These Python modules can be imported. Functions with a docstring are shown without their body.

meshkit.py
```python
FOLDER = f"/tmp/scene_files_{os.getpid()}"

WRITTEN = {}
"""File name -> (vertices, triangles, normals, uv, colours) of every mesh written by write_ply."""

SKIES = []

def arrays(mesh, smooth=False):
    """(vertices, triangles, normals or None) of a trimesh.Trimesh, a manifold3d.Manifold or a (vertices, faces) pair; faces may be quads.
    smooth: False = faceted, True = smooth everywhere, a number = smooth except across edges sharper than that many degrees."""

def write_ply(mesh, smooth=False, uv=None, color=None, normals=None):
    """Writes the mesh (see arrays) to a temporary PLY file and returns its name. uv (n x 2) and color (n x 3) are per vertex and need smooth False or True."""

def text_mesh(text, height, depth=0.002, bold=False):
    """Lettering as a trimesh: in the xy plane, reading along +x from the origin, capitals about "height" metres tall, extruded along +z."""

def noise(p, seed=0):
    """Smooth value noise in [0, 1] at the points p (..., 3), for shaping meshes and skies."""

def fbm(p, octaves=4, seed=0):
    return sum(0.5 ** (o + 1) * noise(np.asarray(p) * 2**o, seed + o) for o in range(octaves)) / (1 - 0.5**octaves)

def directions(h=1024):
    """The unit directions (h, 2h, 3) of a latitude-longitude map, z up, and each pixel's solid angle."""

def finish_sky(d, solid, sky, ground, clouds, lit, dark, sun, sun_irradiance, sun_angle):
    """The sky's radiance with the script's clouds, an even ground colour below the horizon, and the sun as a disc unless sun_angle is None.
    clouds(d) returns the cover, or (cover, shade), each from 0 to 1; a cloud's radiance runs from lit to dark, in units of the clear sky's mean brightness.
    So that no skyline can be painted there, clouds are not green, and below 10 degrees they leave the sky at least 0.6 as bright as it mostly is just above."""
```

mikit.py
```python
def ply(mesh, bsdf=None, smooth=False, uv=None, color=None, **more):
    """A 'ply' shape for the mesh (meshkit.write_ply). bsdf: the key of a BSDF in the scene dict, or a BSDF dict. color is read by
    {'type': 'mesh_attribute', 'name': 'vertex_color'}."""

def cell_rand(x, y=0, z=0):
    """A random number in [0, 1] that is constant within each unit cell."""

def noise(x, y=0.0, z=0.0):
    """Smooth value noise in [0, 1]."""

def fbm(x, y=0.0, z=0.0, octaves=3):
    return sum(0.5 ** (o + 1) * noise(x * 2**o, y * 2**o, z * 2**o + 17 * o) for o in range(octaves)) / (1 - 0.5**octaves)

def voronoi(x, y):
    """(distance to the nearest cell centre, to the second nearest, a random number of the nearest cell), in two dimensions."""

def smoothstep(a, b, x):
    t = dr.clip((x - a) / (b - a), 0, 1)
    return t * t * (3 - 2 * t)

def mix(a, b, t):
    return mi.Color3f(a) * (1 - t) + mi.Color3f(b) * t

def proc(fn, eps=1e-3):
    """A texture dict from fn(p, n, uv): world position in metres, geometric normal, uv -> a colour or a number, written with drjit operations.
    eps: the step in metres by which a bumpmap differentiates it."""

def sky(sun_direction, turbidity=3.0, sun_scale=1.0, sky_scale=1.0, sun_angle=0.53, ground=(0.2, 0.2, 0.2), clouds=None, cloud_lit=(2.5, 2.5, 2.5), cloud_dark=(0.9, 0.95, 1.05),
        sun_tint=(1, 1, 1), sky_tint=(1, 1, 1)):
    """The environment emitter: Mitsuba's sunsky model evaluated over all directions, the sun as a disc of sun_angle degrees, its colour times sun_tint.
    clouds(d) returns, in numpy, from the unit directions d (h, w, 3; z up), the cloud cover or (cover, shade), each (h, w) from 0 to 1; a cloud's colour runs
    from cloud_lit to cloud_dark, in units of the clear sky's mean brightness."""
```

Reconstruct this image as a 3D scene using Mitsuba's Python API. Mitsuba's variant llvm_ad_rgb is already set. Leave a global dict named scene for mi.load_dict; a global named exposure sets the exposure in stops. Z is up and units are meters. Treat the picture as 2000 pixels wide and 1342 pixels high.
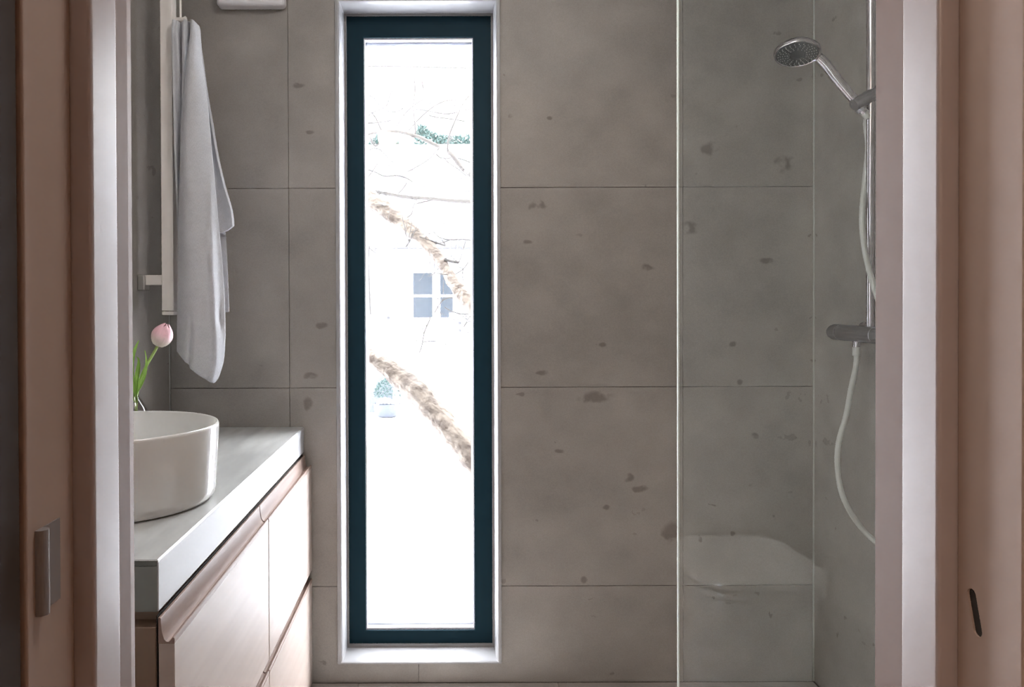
import math, random
import numpy as np, trimesh, drjit as dr, mitsuba as mi, mikit, meshkit
import manifold3d as m3
from shapely.geometry import Polygon, box as sbox
from shapely.ops import unary_union
from scipy.interpolate import CubicSpline, PchipInterpolator

rng = random.Random(7)
T = mi.ScalarTransform4f
scene, labels = {}, {}

# ---------------------------------------------------------------- camera, sky, lamps, exposure
SKYS, HL, BL = 44, 16, 6
LAMPX, LAMPY, BLX, BLY = -0.5, -0.9, 0.15, 1.1
PITCH, ROLL, EYE = 0.5, 0.2, 1.149
scene['camera'] = {
    'type': 'perspective', 'fov': 2 * math.degrees(math.atan(1000 / 1475)), 'fov_axis': 'x',
    'principal_point_offset_x': 0.07, 'principal_point_offset_y': 0.0507, 'near_clip': 0.05, 'far_clip': 300.0,
    'to_world': T().look_at(origin=[0, 0, EYE], target=[0, math.cos(math.radians(PITCH)), EYE - math.sin(math.radians(PITCH))], up=[0, 0, 1]) @ T().rotate([0, 0, 1], ROLL),
}
exposure = 2.15
# an even, bright winter overcast
scene['sky'] = mikit.sky([0.35, -0.5, 0.8], turbidity=4.0, sun_scale=0.0, sky_scale=SKYS, ground=(0.75, 0.77, 0.8),
                         clouds=lambda d: np.ones(d.shape[:2]), cloud_lit=(1.0, 1.02, 1.06), cloud_dark=(0.9, 0.93, 1.0))
HALL_LIGHT = (HL * 1.0, HL * 0.78, HL * 0.62)
BATH_FILL = (BL * 1.0, BL * 0.965, BL * 0.92)


# ---------------------------------------------------------------- helpers
def bsdf(name, d):
    scene[name] = d


def rgb(*c):
    return {'type': 'rgb', 'value': list(c)}


def princ(name, color, rough=0.5, two=True, **k):
    d = {'type': 'principled', 'base_color': color if isinstance(color, dict) else rgb(*color), 'roughness': rough, **k}
    bsdf(name, {'type': 'twosided', 'bsdf': d} if two else d)


def tag(key, label=None, cat=None, group=None, kind=None):
    e = labels.setdefault(key, {})
    for k, v in (('label', label), ('category', cat), ('group', group), ('kind', kind)):
        if v:
            e[k] = v


def numbered(key):
    if key not in scene:
        return key
    n = 1
    while f'{key}_{n:03d}' in scene:
        n += 1
    return f'{key}_{n:03d}'


def add(key, mesh, mat, smooth=False, label=None, **more):
    key = numbered(key)
    scene[key] = mikit.ply(mesh, mat, smooth=smooth, **more)
    if label:
        tag(key, label)
    return key


def box(x0, x1, y0, y1, z0, z1, c=0.0):
    if c <= 0:
        m = trimesh.creation.box(extents=[x1 - x0, y1 - y0, z1 - z0])
        m.apply_translation([(x0 + x1) / 2, (y0 + y1) / 2, (z0 + z1) / 2])
        return m
    p = []
    for x, sx in ((x0, 1), (x1, -1)):
        for y, sy in ((y0, 1), (y1, -1)):
            for z, sz in ((z0, 1), (z1, -1)):
                p += [(x + sx * c, y + sy * c, z), (x + sx * c, y, z + sz * c), (x, y + sy * c, z + sz * c)]
    return trimesh.Trimesh(*hull(p), process=False)


def hull(p):
    h = trimesh.convex.convex_hull(np.array(p))
    return np.array(h.vertices), np.array(h.faces)


def rbox(x0, x1, y0, y1, z0, z1, r, n=10):
    """a box with round edges"""
    s = m3.Manifold.sphere(r, n * 2)
    parts = [s.translate([x, y, z]) for x in (x0 + r, x1 - r) for y in (y0 + r, y1 - r) for z in (z0 + r, z1 - r)]
    return man(m3.Manifold.batch_hull(parts))


def man(m):
    q = m.to_mesh()
    return trimesh.Trimesh(np.array(q.vert_properties[:, :3]), np.array(q.tri_verts), process=False)


def join(*ms):
    return trimesh.util.concatenate([m for m in ms])


def lathe(profile, sides=64, center=(0, 0, 0), axis=None):
    m = trimesh.creation.revolve(np.array(profile), sections=sides)
    if axis is not None:
        m.apply_transform(trimesh.geometry.align_vectors([0, 0, 1], axis))
    m.apply_translation(center)
    return m


def extrude(poly, a, b, plane='xy'):
    """plane xy: along z from a to b; xz: along y; yz: along x"""
    geoms = getattr(poly, 'geoms', [poly])
    out = []
    for g in geoms:
        m = trimesh.creation.extrude_polygon(g, b - a, engine='earcut')
        v = np.array(m.vertices)
        f = np.array(m.faces)
        if plane == 'xy':
            v = np.stack([v[:, 0], v[:, 1], v[:, 2] + a], 1)
        elif plane == 'xz':
            v = np.stack([v[:, 0], v[:, 2] + a, v[:, 1]], 1)
            f = f[:, ::-1]
        else:
            v = np.stack([v[:, 2] + a, v[:, 0], v[:, 1]], 1)
        out.append(trimesh.Trimesh(v, f, process=False))
    return join(*out)


def tube(points, radii, sides=10, per=6, spline=True):
    p = np.array(points, float)
    r = np.broadcast_to(np.array(radii, float), (len(p),)).copy()
    if spline and len(p) > 2:
        s = np.concatenate([[0], np.cumsum(np.linalg.norm(np.diff(p, axis=0), axis=1))])
        q = np.linspace(0, s[-1], per * (len(p) - 1) + 1)
        r = np.interp(q, s, r)
        p = CubicSpline(s, p)(q)
    t = np.gradient(p, axis=0)
    t /= np.linalg.norm(t, axis=1, keepdims=True)
    a = np.cross(t[0], [0, 0, 1.0] if abs(t[0][2]) < 0.9 else [1.0, 0, 0])
    a /= np.linalg.norm(a)
    ang = np.arange(sides) * 2 * np.pi / sides
    V = []
    for i in range(len(p)):
        a = a - t[i] * (a @ t[i])
        a /= np.linalg.norm(a)
        b = np.cross(t[i], a)
        V.append(p[i] + r[i] * (np.cos(ang)[:, None] * a + np.sin(ang)[:, None] * b))
    V = np.array(V).reshape(-1, 3)
    F = []
    n = len(p)
    for i in range(n - 1):
        for j in range(sides):
            k = (j + 1) % sides
            F += [(i * sides + j, i * sides + k, (i + 1) * sides + k), (i * sides + j, (i + 1) * sides + k, (i + 1) * sides + j)]
    V = np.vstack([V, p[:1], p[-1:]])
    for j in range(sides):
        k = (j + 1) % sides
        F += [(n * sides, k, j), (n * sides + 1, (n - 1) * sides + j, (n - 1) * sides + k)]
    m = trimesh.Trimesh(V, np.array(F), process=False)
    return m


def sheet(P, thick):
    """a grid of points (rows, columns, 3) made a closed skin of the given thickness"""
    P = np.asarray(P, float)
    h, w = P.shape[:2]
    du, dv = np.gradient(P, axis=1), np.gradient(P, axis=0)
    n = np.cross(du, dv)
    n /= np.linalg.norm(n, axis=2, keepdims=True) + 1e-12
    V = np.vstack([(P + n * thick / 2).reshape(-1, 3), (P - n * thick / 2).reshape(-1, 3)])
    F = []
    o = h * w
    for i in range(h - 1):
        for j in range(w - 1):
            a, b, c, d = i * w + j, i * w + j + 1, (i + 1) * w + j + 1, (i + 1) * w + j
            F += [(a, b, c), (a, c, d), (o + a, o + c, o + b), (o + a, o + d, o + c)]
    rim = [i * w for i in range(h)] + [(h - 1) * w + j for j in range(1, w)] + [i * w + w - 1 for i in range(h - 2, -1, -1)] + [j for j in range(w - 2, 0, -1)]
    for a, b in zip(rim, rim[1:] + rim[:1]):
        F += [(a, b, o + b), (a, o + b, o + a)]
    m = trimesh.Trimesh(V, np.array(F), process=False)
    return m


def frame_xz(x0, x1, z0, z1, w, y0, y1, c=0.0):
    """a rectangular ring in the xz plane; w = widths (left, right, bottom, top)"""
    l, r, b, t = w
    poly = sbox(x0, z0, x1, z1).difference(sbox(x0 + l, z0 + b, x1 - r, z1 - t))
    return extrude(poly, y0, y1, 'xz')


# ---------------------------------------------------------------- materials
noise, fbm, voronoi, mix, smoothstep = mikit.noise, mikit.fbm, mikit.voronoi, mikit.mix, mikit.smoothstep
# a few larger fossil marks in the limestone of the window wall: (x, z, half width, half height)
MARKS = [(0.47, 0.862, 0.042, 0.018), (0.70, 0.457, 0.026, 0.034), (1.03, 1.560, 0.032, 0.022), (0.81, 1.607, 0.024, 0.018), (0.945, 0.742, 0.011, 0.013),
         (0.90, 0.905, 0.009, 0.009), (-0.355, 1.082, 0.016, 0.010), (-0.39, 1.66, 0.013, 0.006), (0.50, 0.53, 0.010, 0.008), (0.88, 0.45, 0.007, 0.008),
         (0.78, 0.43, 0.008, 0.010), (0.98, 1.27, 0.020, 0.010), (-0.425, 1.800, 0.020, 0.008), (0.36, 0.700, 0.018, 0.007), (0.265, 1.33, 0.014, 0.007),
         (0.60, 0.585, 0.022, 0.010), (0.305, 0.935, 0.016, 0.008), (-0.40, 0.845, 0.014, 0.020), (0.33, 1.70, 0.008, 0.007), (0.21, 1.705, 0.007, 0.007),
         (0.30, 1.44, 0.03, 0.012), (0.62, 1.25, 0.02, 0.012), (0.49, 1.02, 0.012, 0.007), (0.57, 0.62, 0.016, 0.012), (0.43, 0.31, 0.010, 0.012),
         (-0.39, 0.93, 0.02, 0.012), (-0.44, 0.60, 0.02, 0.01), (0.88, 1.02, 0.011, 0.008), (0.93, 0.60, 0.008, 0.010), (0.75, 1.37, 0.03, 0.02)]


def limestone(p, n, uv):
    u, v = p.x + 0.96 * p.y, p.z
    wob = fbm(u * 38, v * 38, 3.0, octaves=3) - 0.5
    a = fbm(u * 2.6 + 4, v * 2.6, 1.0, octaves=4)
    b = fbm(u * 11, v * 13, 5.0, octaves=3)
    c = mix((0.246, 0.228, 0.210), (0.312, 0.288, 0.266), smoothstep(0.25, 0.75, a))
    c = c * (0.88 + 0.24 * b)
    c = c * (0.95 + 0.10 * noise(u * 420, v * 420, 2.0))
    spot = mi.Float(0)
    for scale, off, most, size in ((5.0, 0.0, 0.93, 0.08), (17.0, 31.0, 0.95, 0.13)):
        d, _, r = voronoi(u * scale + off + wob * 0.9, v * scale * 1.25 + off)
        s = size * (0.4 + 0.6 * mikit.cell_rand(r * 5000, 3))
        spot = dr.maximum(spot, dr.select(r > most, smoothstep(s, s * 0.45, d + 0.30 * wob), 0) * (0.35 + 0.65 * mikit.cell_rand(r * 9000, 9)))
    back = dr.select(p.y > 2.2, mi.Float(1), mi.Float(0))
    for x, z, rx, rz in MARKS:
        dx, dz = (p.x - x) / rx + wob * 1.5, (p.z - z) / rz + wob * 1.2
        spot = dr.maximum(spot, back * smoothstep(1.25, 0.55, dr.sqrt(dx * dx + dz * dz)) * 1.15 * smoothstep(0.15, 0.5, 0.5 + wob))
    return c * (1 - 0.34 * spot * mi.Color3f(0.85, 0.95, 1.0))


princ('m_tile', mikit.proc(limestone), 0.55, specular=0.35)
princ('m_grout', (0.185, 0.168, 0.153), 0.9)
princ('m_sealant', (0.42, 0.42, 0.40), 0.6)
princ('m_plaster', (0.86, 0.85, 0.83), 0.8)
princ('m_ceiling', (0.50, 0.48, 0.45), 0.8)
princ('m_hall', (0.50, 0.42, 0.36), 0.8)


def oak(p, n, uv):
    g = fbm(p.x * 6, p.y * 60, 0.0, octaves=3)
    return mix((0.22, 0.13, 0.08), (0.34, 0.21, 0.13), g)


princ('m_oak_floor', mikit.proc(oak), 0.45)


def floor_stone(p, n, uv):
    a = fbm(p.x * 4, p.y * 4, 9.0, octaves=4)
    return mix((0.58, 0.55, 0.52), (0.68, 0.65, 0.62), a) * (0.95 + 0.1 * noise(p.x * 400, p.y * 400))


princ('m_floor_tile', mikit.proc(floor_stone), 0.5)
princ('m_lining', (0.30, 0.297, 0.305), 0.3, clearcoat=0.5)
princ('m_gasket', (0.20, 0.19, 0.185), 0.7)
princ('m_window_frame', (0.005, 0.022, 0.032), 0.55, specular=0.12)
princ('m_alu', (0.62, 0.62, 0.68), 0.35)
bsdf('m_pane', {'type': 'thindielectric', 'int_ior': 1.5, 'specular_reflectance': rgb(1, 1, 1), 'specular_transmittance': rgb(0.95, 0.97, 0.97)})
bsdf('m_screen', {'type': 'thindielectric', 'int_ior': 1.9, 'specular_reflectance': rgb(1, 1, 1), 'specular_transmittance': rgb(0.90, 0.94, 0.915)})
princ('m_screen_edge', (0.72, 0.80, 0.77), 0.15)
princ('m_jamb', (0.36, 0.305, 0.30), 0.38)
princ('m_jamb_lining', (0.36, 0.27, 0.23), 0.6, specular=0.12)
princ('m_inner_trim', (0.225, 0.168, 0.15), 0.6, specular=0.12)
princ('m_door_leaf', (0.05, 0.037, 0.03), 0.7, specular=0.1)
princ('m_hinge', (0.20, 0.18, 0.18), 0.55)
princ('m_recess_shade', (0.02, 0.015, 0.012), 0.8)  # near black that paints the shade in the latch slot and drawer gaps
princ('m_steel', (0.60, 0.58, 0.56), 0.35, metallic=1.0)
bsdf('m_chrome', {'type': 'twosided', 'bsdf': {'type': 'roughconductor', 'material': 'Cr', 'alpha': 0.02, 'distribution': 'ggx'}})
bsdf('m_chrome_dark_reflect', {'type': 'twosided', 'bsdf': {'type': 'roughconductor', 'material': 'Cr', 'alpha': 0.10, 'distribution': 'ggx', 'specular_reflectance': rgb(0.62, 0.64, 0.64)}})  # darker copy of the chrome, dark reflections put into its colour
princ('m_white_metal', (0.88, 0.85, 0.82), 0.4)
princ('m_toilet', (0.92, 0.92, 0.91), 0.15)
princ('m_ceramic', (0.77, 0.77, 0.755), 0.12, clearcoat=0.6, clearcoat_gloss=0.95)


def counter(p, n, uv):
    g = fbm(p.x * 26, p.y * 5, p.z * 6, octaves=4)
    h = fbm(p.x * 3, p.y * 3, 7.0, octaves=3)
    return mix((0.30, 0.30, 0.295), (0.44, 0.44, 0.43), smoothstep(0.25, 0.75, 0.6 * g + 0.4 * h))


princ('m_counter', mikit.proc(counter), 0.36, specular=0.5)
princ('m_slab_end_shade', (0.085, 0.09, 0.08), 0.6)  # slab end darkened in colour to give its shade
princ('m_apron_end_shade', (0.15, 0.155, 0.14), 0.6)  # apron end darkened in colour to give its shade
princ('m_counter_front', (0.44, 0.44, 0.455), 0.5, specular=0.2)


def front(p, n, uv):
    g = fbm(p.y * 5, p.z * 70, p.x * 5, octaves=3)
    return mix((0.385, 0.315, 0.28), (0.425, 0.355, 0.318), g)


princ('m_front', mikit.proc(front), 0.5, specular=0.2)


def pull(p, n, uv):
    g = fbm(p.y * 4, p.z * 160, p.x * 160, octaves=3)
    return mix((0.215, 0.145, 0.12), (0.28, 0.205, 0.175), g)


princ('m_pull', mikit.proc(pull), 0.5, specular=0.2)


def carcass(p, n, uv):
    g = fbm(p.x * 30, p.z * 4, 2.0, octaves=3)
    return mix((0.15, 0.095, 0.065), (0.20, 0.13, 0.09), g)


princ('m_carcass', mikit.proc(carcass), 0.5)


def terry(p, n, uv):
    g = noise(p.x * 700, p.y * 700, p.z * 700)
    h = fbm(p.x * 60, p.y * 60, p.z * 60, octaves=2)
    return mi.Color3f(0.545, 0.55, 0.58) * (0.84 + 0.22 * g + 0.10 * h)


bsdf('m_towel', {'type': 'twosided', 'bsdf': {'type': 'bumpmap', 'tex': mikit.proc(lambda p, n, uv: noise(p.x * 500, p.y * 500, p.z * 500)), 'scale': 0.0012,
     'bsdf': {'type': 'principled', 'base_color': mikit.proc(terry), 'roughness': 0.95, 'sheen': 0.4, 'specular': 0.1}}})


def petal(p, n, uv):
    return mix((0.86, 0.76, 0.68), (0.83, 0.50, 0.56), smoothstep(0.05, 0.75, uv.y)) * (0.93 + 0.1 * noise(uv.x * 30, uv.y * 3))


bsdf('m_petal', {'type': 'twosided', 'bsdf': {'type': 'principled', 'base_color': mikit.proc(petal), 'roughness': 0.5, 'sheen': 0.3}})


def leaf(p, n, uv):
    g = noise(uv.x * 26, uv.y * 1.5)
    return mix((0.14, 0.30, 0.035), (0.30, 0.50, 0.09), 0.35 + 0.65 * g)


bsdf('m_leaf', {'type': 'twosided', 'bsdf': {'type': 'principled', 'base_color': mikit.proc(leaf), 'roughness': 0.4}})
princ('m_stem', (0.36, 0.48, 0.14), 0.45)
bsdf('m_glass', {'type': 'dielectric', 'int_ior': 1.5})
princ('m_spray', (0.035, 0.042, 0.045), 0.4, specular=0.3)
princ('m_nozzle', (0.45, 0.46, 0.46), 0.4)
princ('m_hose', (0.60, 0.60, 0.585), 0.28, specular=0.6)
princ('m_plastic', (0.80, 0.81, 0.85), 0.4)
# outdoors
princ('m_snow', (0.86, 0.88, 0.92), 0.8)
princ('m_house', (0.78, 0.78, 0.78), 0.7)
princ('m_fascia', (0.020, 0.020, 0.0235), 0.6)
princ('m_fascia_pale', (0.025, 0.025, 0.0285), 0.6)
princ('m_house_glass', (0.022, 0.026, 0.031), 0.08, specular=0.3)
princ('m_pot', (0.011, 0.0135, 0.020), 0.5)
princ('m_board', (0.027, 0.030, 0.038), 0.6)
princ('m_lever', (0.009, 0.009, 0.011), 0.4)


def bark(p, n, uv):
    g = fbm(p.x * 30 + p.z * 18, p.y * 30, p.z * 40, octaves=4)
    h = noise(p.x * 9, p.y * 9, p.z * 9)
    return mix((0.026, 0.0185, 0.014), (0.080, 0.066, 0.054), smoothstep(0.3, 0.7, 0.7 * g + 0.3 * h))


bsdf('m_bark', {'type': 'twosided', 'bsdf': {'type': 'bumpmap', 'tex': mikit.proc(lambda p, n, uv: fbm(p.x * 40, p.y * 40, p.z * 40, octaves=3)), 'scale': 0.02,
     'bsdf': {'type': 'principled', 'base_color': mikit.proc(bark), 'roughness': 0.9}}})
princ('m_grey_bark', (0.040, 0.036, 0.033), 0.9)
princ('m_twig', (0.030, 0.0275, 0.026), 0.9)
princ('m_evergreen', (0.007, 0.020, 0.017), 0.8)

# ---------------------------------------------------------------- the room
XL, XR, YB, YF, ZC = -0.815, 1.123, 2.27, 0.842, 2.40
WX0, WX1, WZ0, WZ1 = -0.313, 0.1815, 0.060, 2.056       # window hole
RZ = [0.0, 0.292, 0.892, 1.492, 2.092, ZC]               # tile courses
TT, J = 0.010, 0.0004                                    # tile thickness, half a joint

hole = sbox(WX0, WZ0, WX1, WZ1)
add('wall_back', extrude(sbox(-2.6, -0.6, 2.8, 3.0).difference(hole), YB + TT, YB + 0.17, 'xz'), 'm_grout')
tag('wall_back', 'greige limestone tiled wall around the tall slit window', kind='structure')
cols = [XL + 0.003, -0.454, 0.729, XR - 0.003]
for i in range(5):
    cs = cols if i else [cols[0], -0.454, -0.069, 0.729, cols[-1]]
    for x0, x1 in zip(cs, cs[1:]):
        poly = sbox(x0 + J, RZ[i] + J, x1 - J, RZ[i + 1] - J).difference(hole)
        if poly.is_empty:
            continue
        face = extrude(poly.buffer(-0.0003, join_style=2), YB, YB + TT, 'xz')
        add('wall_back__tile', face, 'm_tile')

add('wall_left', box(XL - 0.12, XL - TT, YF, YB + 0.02, -0.02, ZC + 0.02), 'm_grout')
tag('wall_left', 'greige limestone wall behind the towel rail and vanity', kind='structure')
add('wall_right', box(XR + TT, XR + 0.12, YF, YB + 0.02, -0.02, ZC + 0.02), 'm_grout')
tag('wall_right', 'greige limestone shower wall carrying the riser rail', kind='structure')
ys = [YF + 0.002, 1.07, YB - 0.003]
for y0, y1 in zip(ys, ys[1:]):
    add('wall_left__tile', box(XL - TT, XL, y0 + J, y1 - J, 0.002, ZC - 0.002, 0.0008), 'm_tile')
    add('wall_right__tile', box(XR, XR + TT, y0 + J, y1 - J, 0.002, ZC - 0.002, 0.0008), 'm_tile')
add('wall_left__sealant', box(XL - 0.004, XL + 0.002, YB - 0.004, YB + 0.003, 0.002, ZC - 0.002, 0.001), 'm_sealant', label='thin pale sealant line in the corner')
add('wall_right__sealant', box(XR - 0.003, XR + 0.003, YB - 0.004, YB + 0.003, 0.002, ZC - 0.002, 0.001), 'm_sealant', label='thin pale sealant line in the corner')

DX0, DX1, DZ = -0.405, 0.550, 2.14                       # hole for the door frame
add('wall_front', extrude(sbox(-1.3, -0.02, 1.5, ZC + 0.02).difference(sbox(DX0, -0.1, DX1, DZ)), 0.660, YF, 'xz'), 'm_plaster')
tag('wall_front', 'plain plaster wall around the doorway', kind='structure')
for z0, z1 in zip(RZ, RZ[1:]):
    add('wall_front__tile', box(0.602, XR - 0.002, YF, YF + TT, z0 + J, z1 - J, 0.0004), 'm_tile')
add('ceiling', box(-1.3, 1.5, -2.3, YB + 0.16, ZC + 0.001, ZC + 0.12), 'm_ceiling')
tag('ceiling', 'plain white ceiling above the bathroom and hall', kind='structure')
add('floor', box(-1.3, 1.5, -2.3, YB + 0.02, -0.14, -0.012), 'm_grout')
tag('floor', 'greige stone tiled bathroom floor', kind='structure')
fx = [XL, -0.25, 0.35, XR - 0.002]
fy = [YF + 0.002, 1.38, 1.98, YB - 0.062]
for x0, x1 in zip(fx, fx[1:]):
    for y0, y1 in zip(fy, fy[1:]):
        add('floor__tile', box(x0 + J, x1 - J, y0 + J, y1 - J, -0.012, 0.0, 0.0008), 'm_tile' if x0 > 0.3 else 'm_floor_tile')
for x0, x1 in zip(fx, fx[1:]):
    add('floor__border_strip', box(x0 + J, x1 - J, YB - 0.060, YB - 0.002, -0.012, 0.0, 0.0008), 'm_tile')
add('floor_hall', box(-1.18, 1.38, -2.28, 0.84, -0.012, 0.0), 'm_oak_floor')
tag('floor_hall', 'brown oak floor of the dim hall before the doorway', kind='structure')
for key, b in (('wall_hall_left', box(-1.3, -1.18, -2.3, 0.66, -0.02, ZC + 0.02)), ('wall_hall_right', box(1.38, 1.5, -2.3, 0.66, -0.02, ZC + 0.02)),
               ('wall_hall_back', box(-1.3, 1.5, -2.42, -2.28, -0.02, ZC + 0.02))):
    add(key, b, 'm_hall')
    tag(key, f'plain warm beige {key[5:].replace("_", " ")} wall in the dim hall', kind='structure')

# window
tag('window_1', 'tall slit window in a dark anthracite frame with white lining', kind='structure')
def ring(y, x0, x1, z0, z1):
    return [(x0, y, z0), (x1, y, z0), (x1, y, z1), (x0, y, z1)]
def loft(rings, closed=True):
    n = len(rings[0]); V = np.array([q for r in rings for q in r]); F = []
    m = len(rings)
    for i in range(m if closed else m - 1):
        k = (i + 1) % m
        for j in range(n):
            l = (j + 1) % n
            F += [(i * n + j, i * n + l, k * n + l), (i * n + j, k * n + l, k * n + j)]
    return trimesh.Trimesh(V, np.array(F), process=False)
def lining():
    # a white trim ring: flat flange on the wall, rounded nose, splayed into the reveal
    outs = (WX0, WX1, WZ0, WZ1); inn = (-0.295, 0.166, 0.069, 2.045)
    def at(t, y):
        q = [o + (i - o) * t for o, i in zip(outs, inn)]
        return ring(y, *q)
    prof = [(0.0, 2.405), (0.0, 2.266), (0.05, 2.2625), (0.45, 2.2615), (0.62, 2.2625), (0.78, 2.266), (0.9, 2.272), (0.97, 2.280), (1.0, 2.292), (1.0, 2.405)]
    return loft([at(t, y) for t, y in prof])
LM = lining(); LM.fix_normals()
add('window_1__lining', LM, 'm_lining', smooth=35, label='white window lining with a rounded edge')
fr = frame_xz(-0.2955, 0.1665, 0.0685, 2.0455, (0.0585, 0.0615, 0.0485, 0.0695), 2.365, 2.430)
add('window_1__frame', fr, 'm_window_frame', label='dark anthracite window frame')
gx0, gx1, gz0, gz1 = -0.237, 0.105, 0.117, 1.976
add('window_1__gasket', frame_xz(-0.2953, 0.1663, 0.0688, 2.0453, (0.006, 0.006, 0.008, 0.004), 2.352, 2.3655), 'm_gasket', label='grey sealing strip around the frame')
add('window_1__glazing_bead', frame_xz(gx0, gx1, gz0, gz1, (0.0035, 0.0035, 0.006, 0.006), 2.372, 2.395), 'm_alu', label='pale glazing bead around the pane')
add('window_1__sash_edge', frame_xz(gx0 - 0.003, gx1 + 0.003, gz0 - 0.003, gz1 + 0.003, (0.009, 0.009, 0.018, 0.018), 2.402, 2.438), 'm_alu', label='pale outer sash edge')
add('window_1__sill', box(WX0, WX1, 2.405, 2.52, WZ0 - 0.01, WZ0 + 0.012, 0.003), 'm_alu', label='outer metal sill')
add('window_1__pane', trimesh.Trimesh([(gx0, 2.3985, gz0), (gx1, 2.3985, gz0), (gx1, 2.3985, gz1), (gx0, 2.3985, gz1)], [(0, 1, 2), (0, 2, 3)], process=False), 'm_pane', label='clear window pane')

# door frame: the lining of the doorway with stop and rebate, hinge side left, latch side right
def rounded(pts, r=0.0025):
    q = Polygon(pts)
    return q.buffer(-r, join_style=1).buffer(2 * r, join_style=1, quad_segs=4).buffer(-r, join_style=1, quad_segs=4)
tag('door_1', 'pinkish white painted door frame of the open doorway', kind='structure')
stop_r = rounded([(0.48, 0.728), (0.48, 0.787), (0.51, 0.787), (0.51, 0.728)], 0.004)
lin_r = rounded([(0.5499, 0.7865), (0.5499, 0.645), (0.4985, 0.645), (0.4985, 0.7284), (0.5095, 0.7284), (0.5095, 0.7865)])
trim_r = rounded([(0.487, 0.787), (0.487, 0.846), (0.60, 0.846), (0.60, 0.8422), (0.5499, 0.8422), (0.5499, 0.787)], 0.0015)
stop_l = rounded([(-0.335, 0.728), (-0.335, 0.787), (-0.365, 0.787), (-0.365, 0.728)], 0.004)
lin_l = rounded([(-0.4049, 0.7865), (-0.4049, 0.645), (-0.355, 0.645), (-0.355, 0.7284), (-0.3645, 0.7284), (-0.3645, 0.7865)])
trim_l = rounded([(-0.3395, 0.787), (-0.3395, 0.823), (-0.3445, 0.846), (-0.455, 0.846), (-0.455, 0.8422), (-0.4049, 0.8422), (-0.4049, 0.787)], 0.0015)
def capsule(x0, x1, grow=0.0):
    """the elongated latch slot, slightly tilted, running into the jamb along x"""
    c = [m3.Manifold.cylinder(x1 - x0, 0.0058 + grow, 0.0058 + grow, 20).rotate([0, 90, 0]).translate([x0, y, z]) for y, z in ((0.7075, 0.872), (0.6995, 0.842))]
    return m3.Manifold.batch_hull(c)
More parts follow.
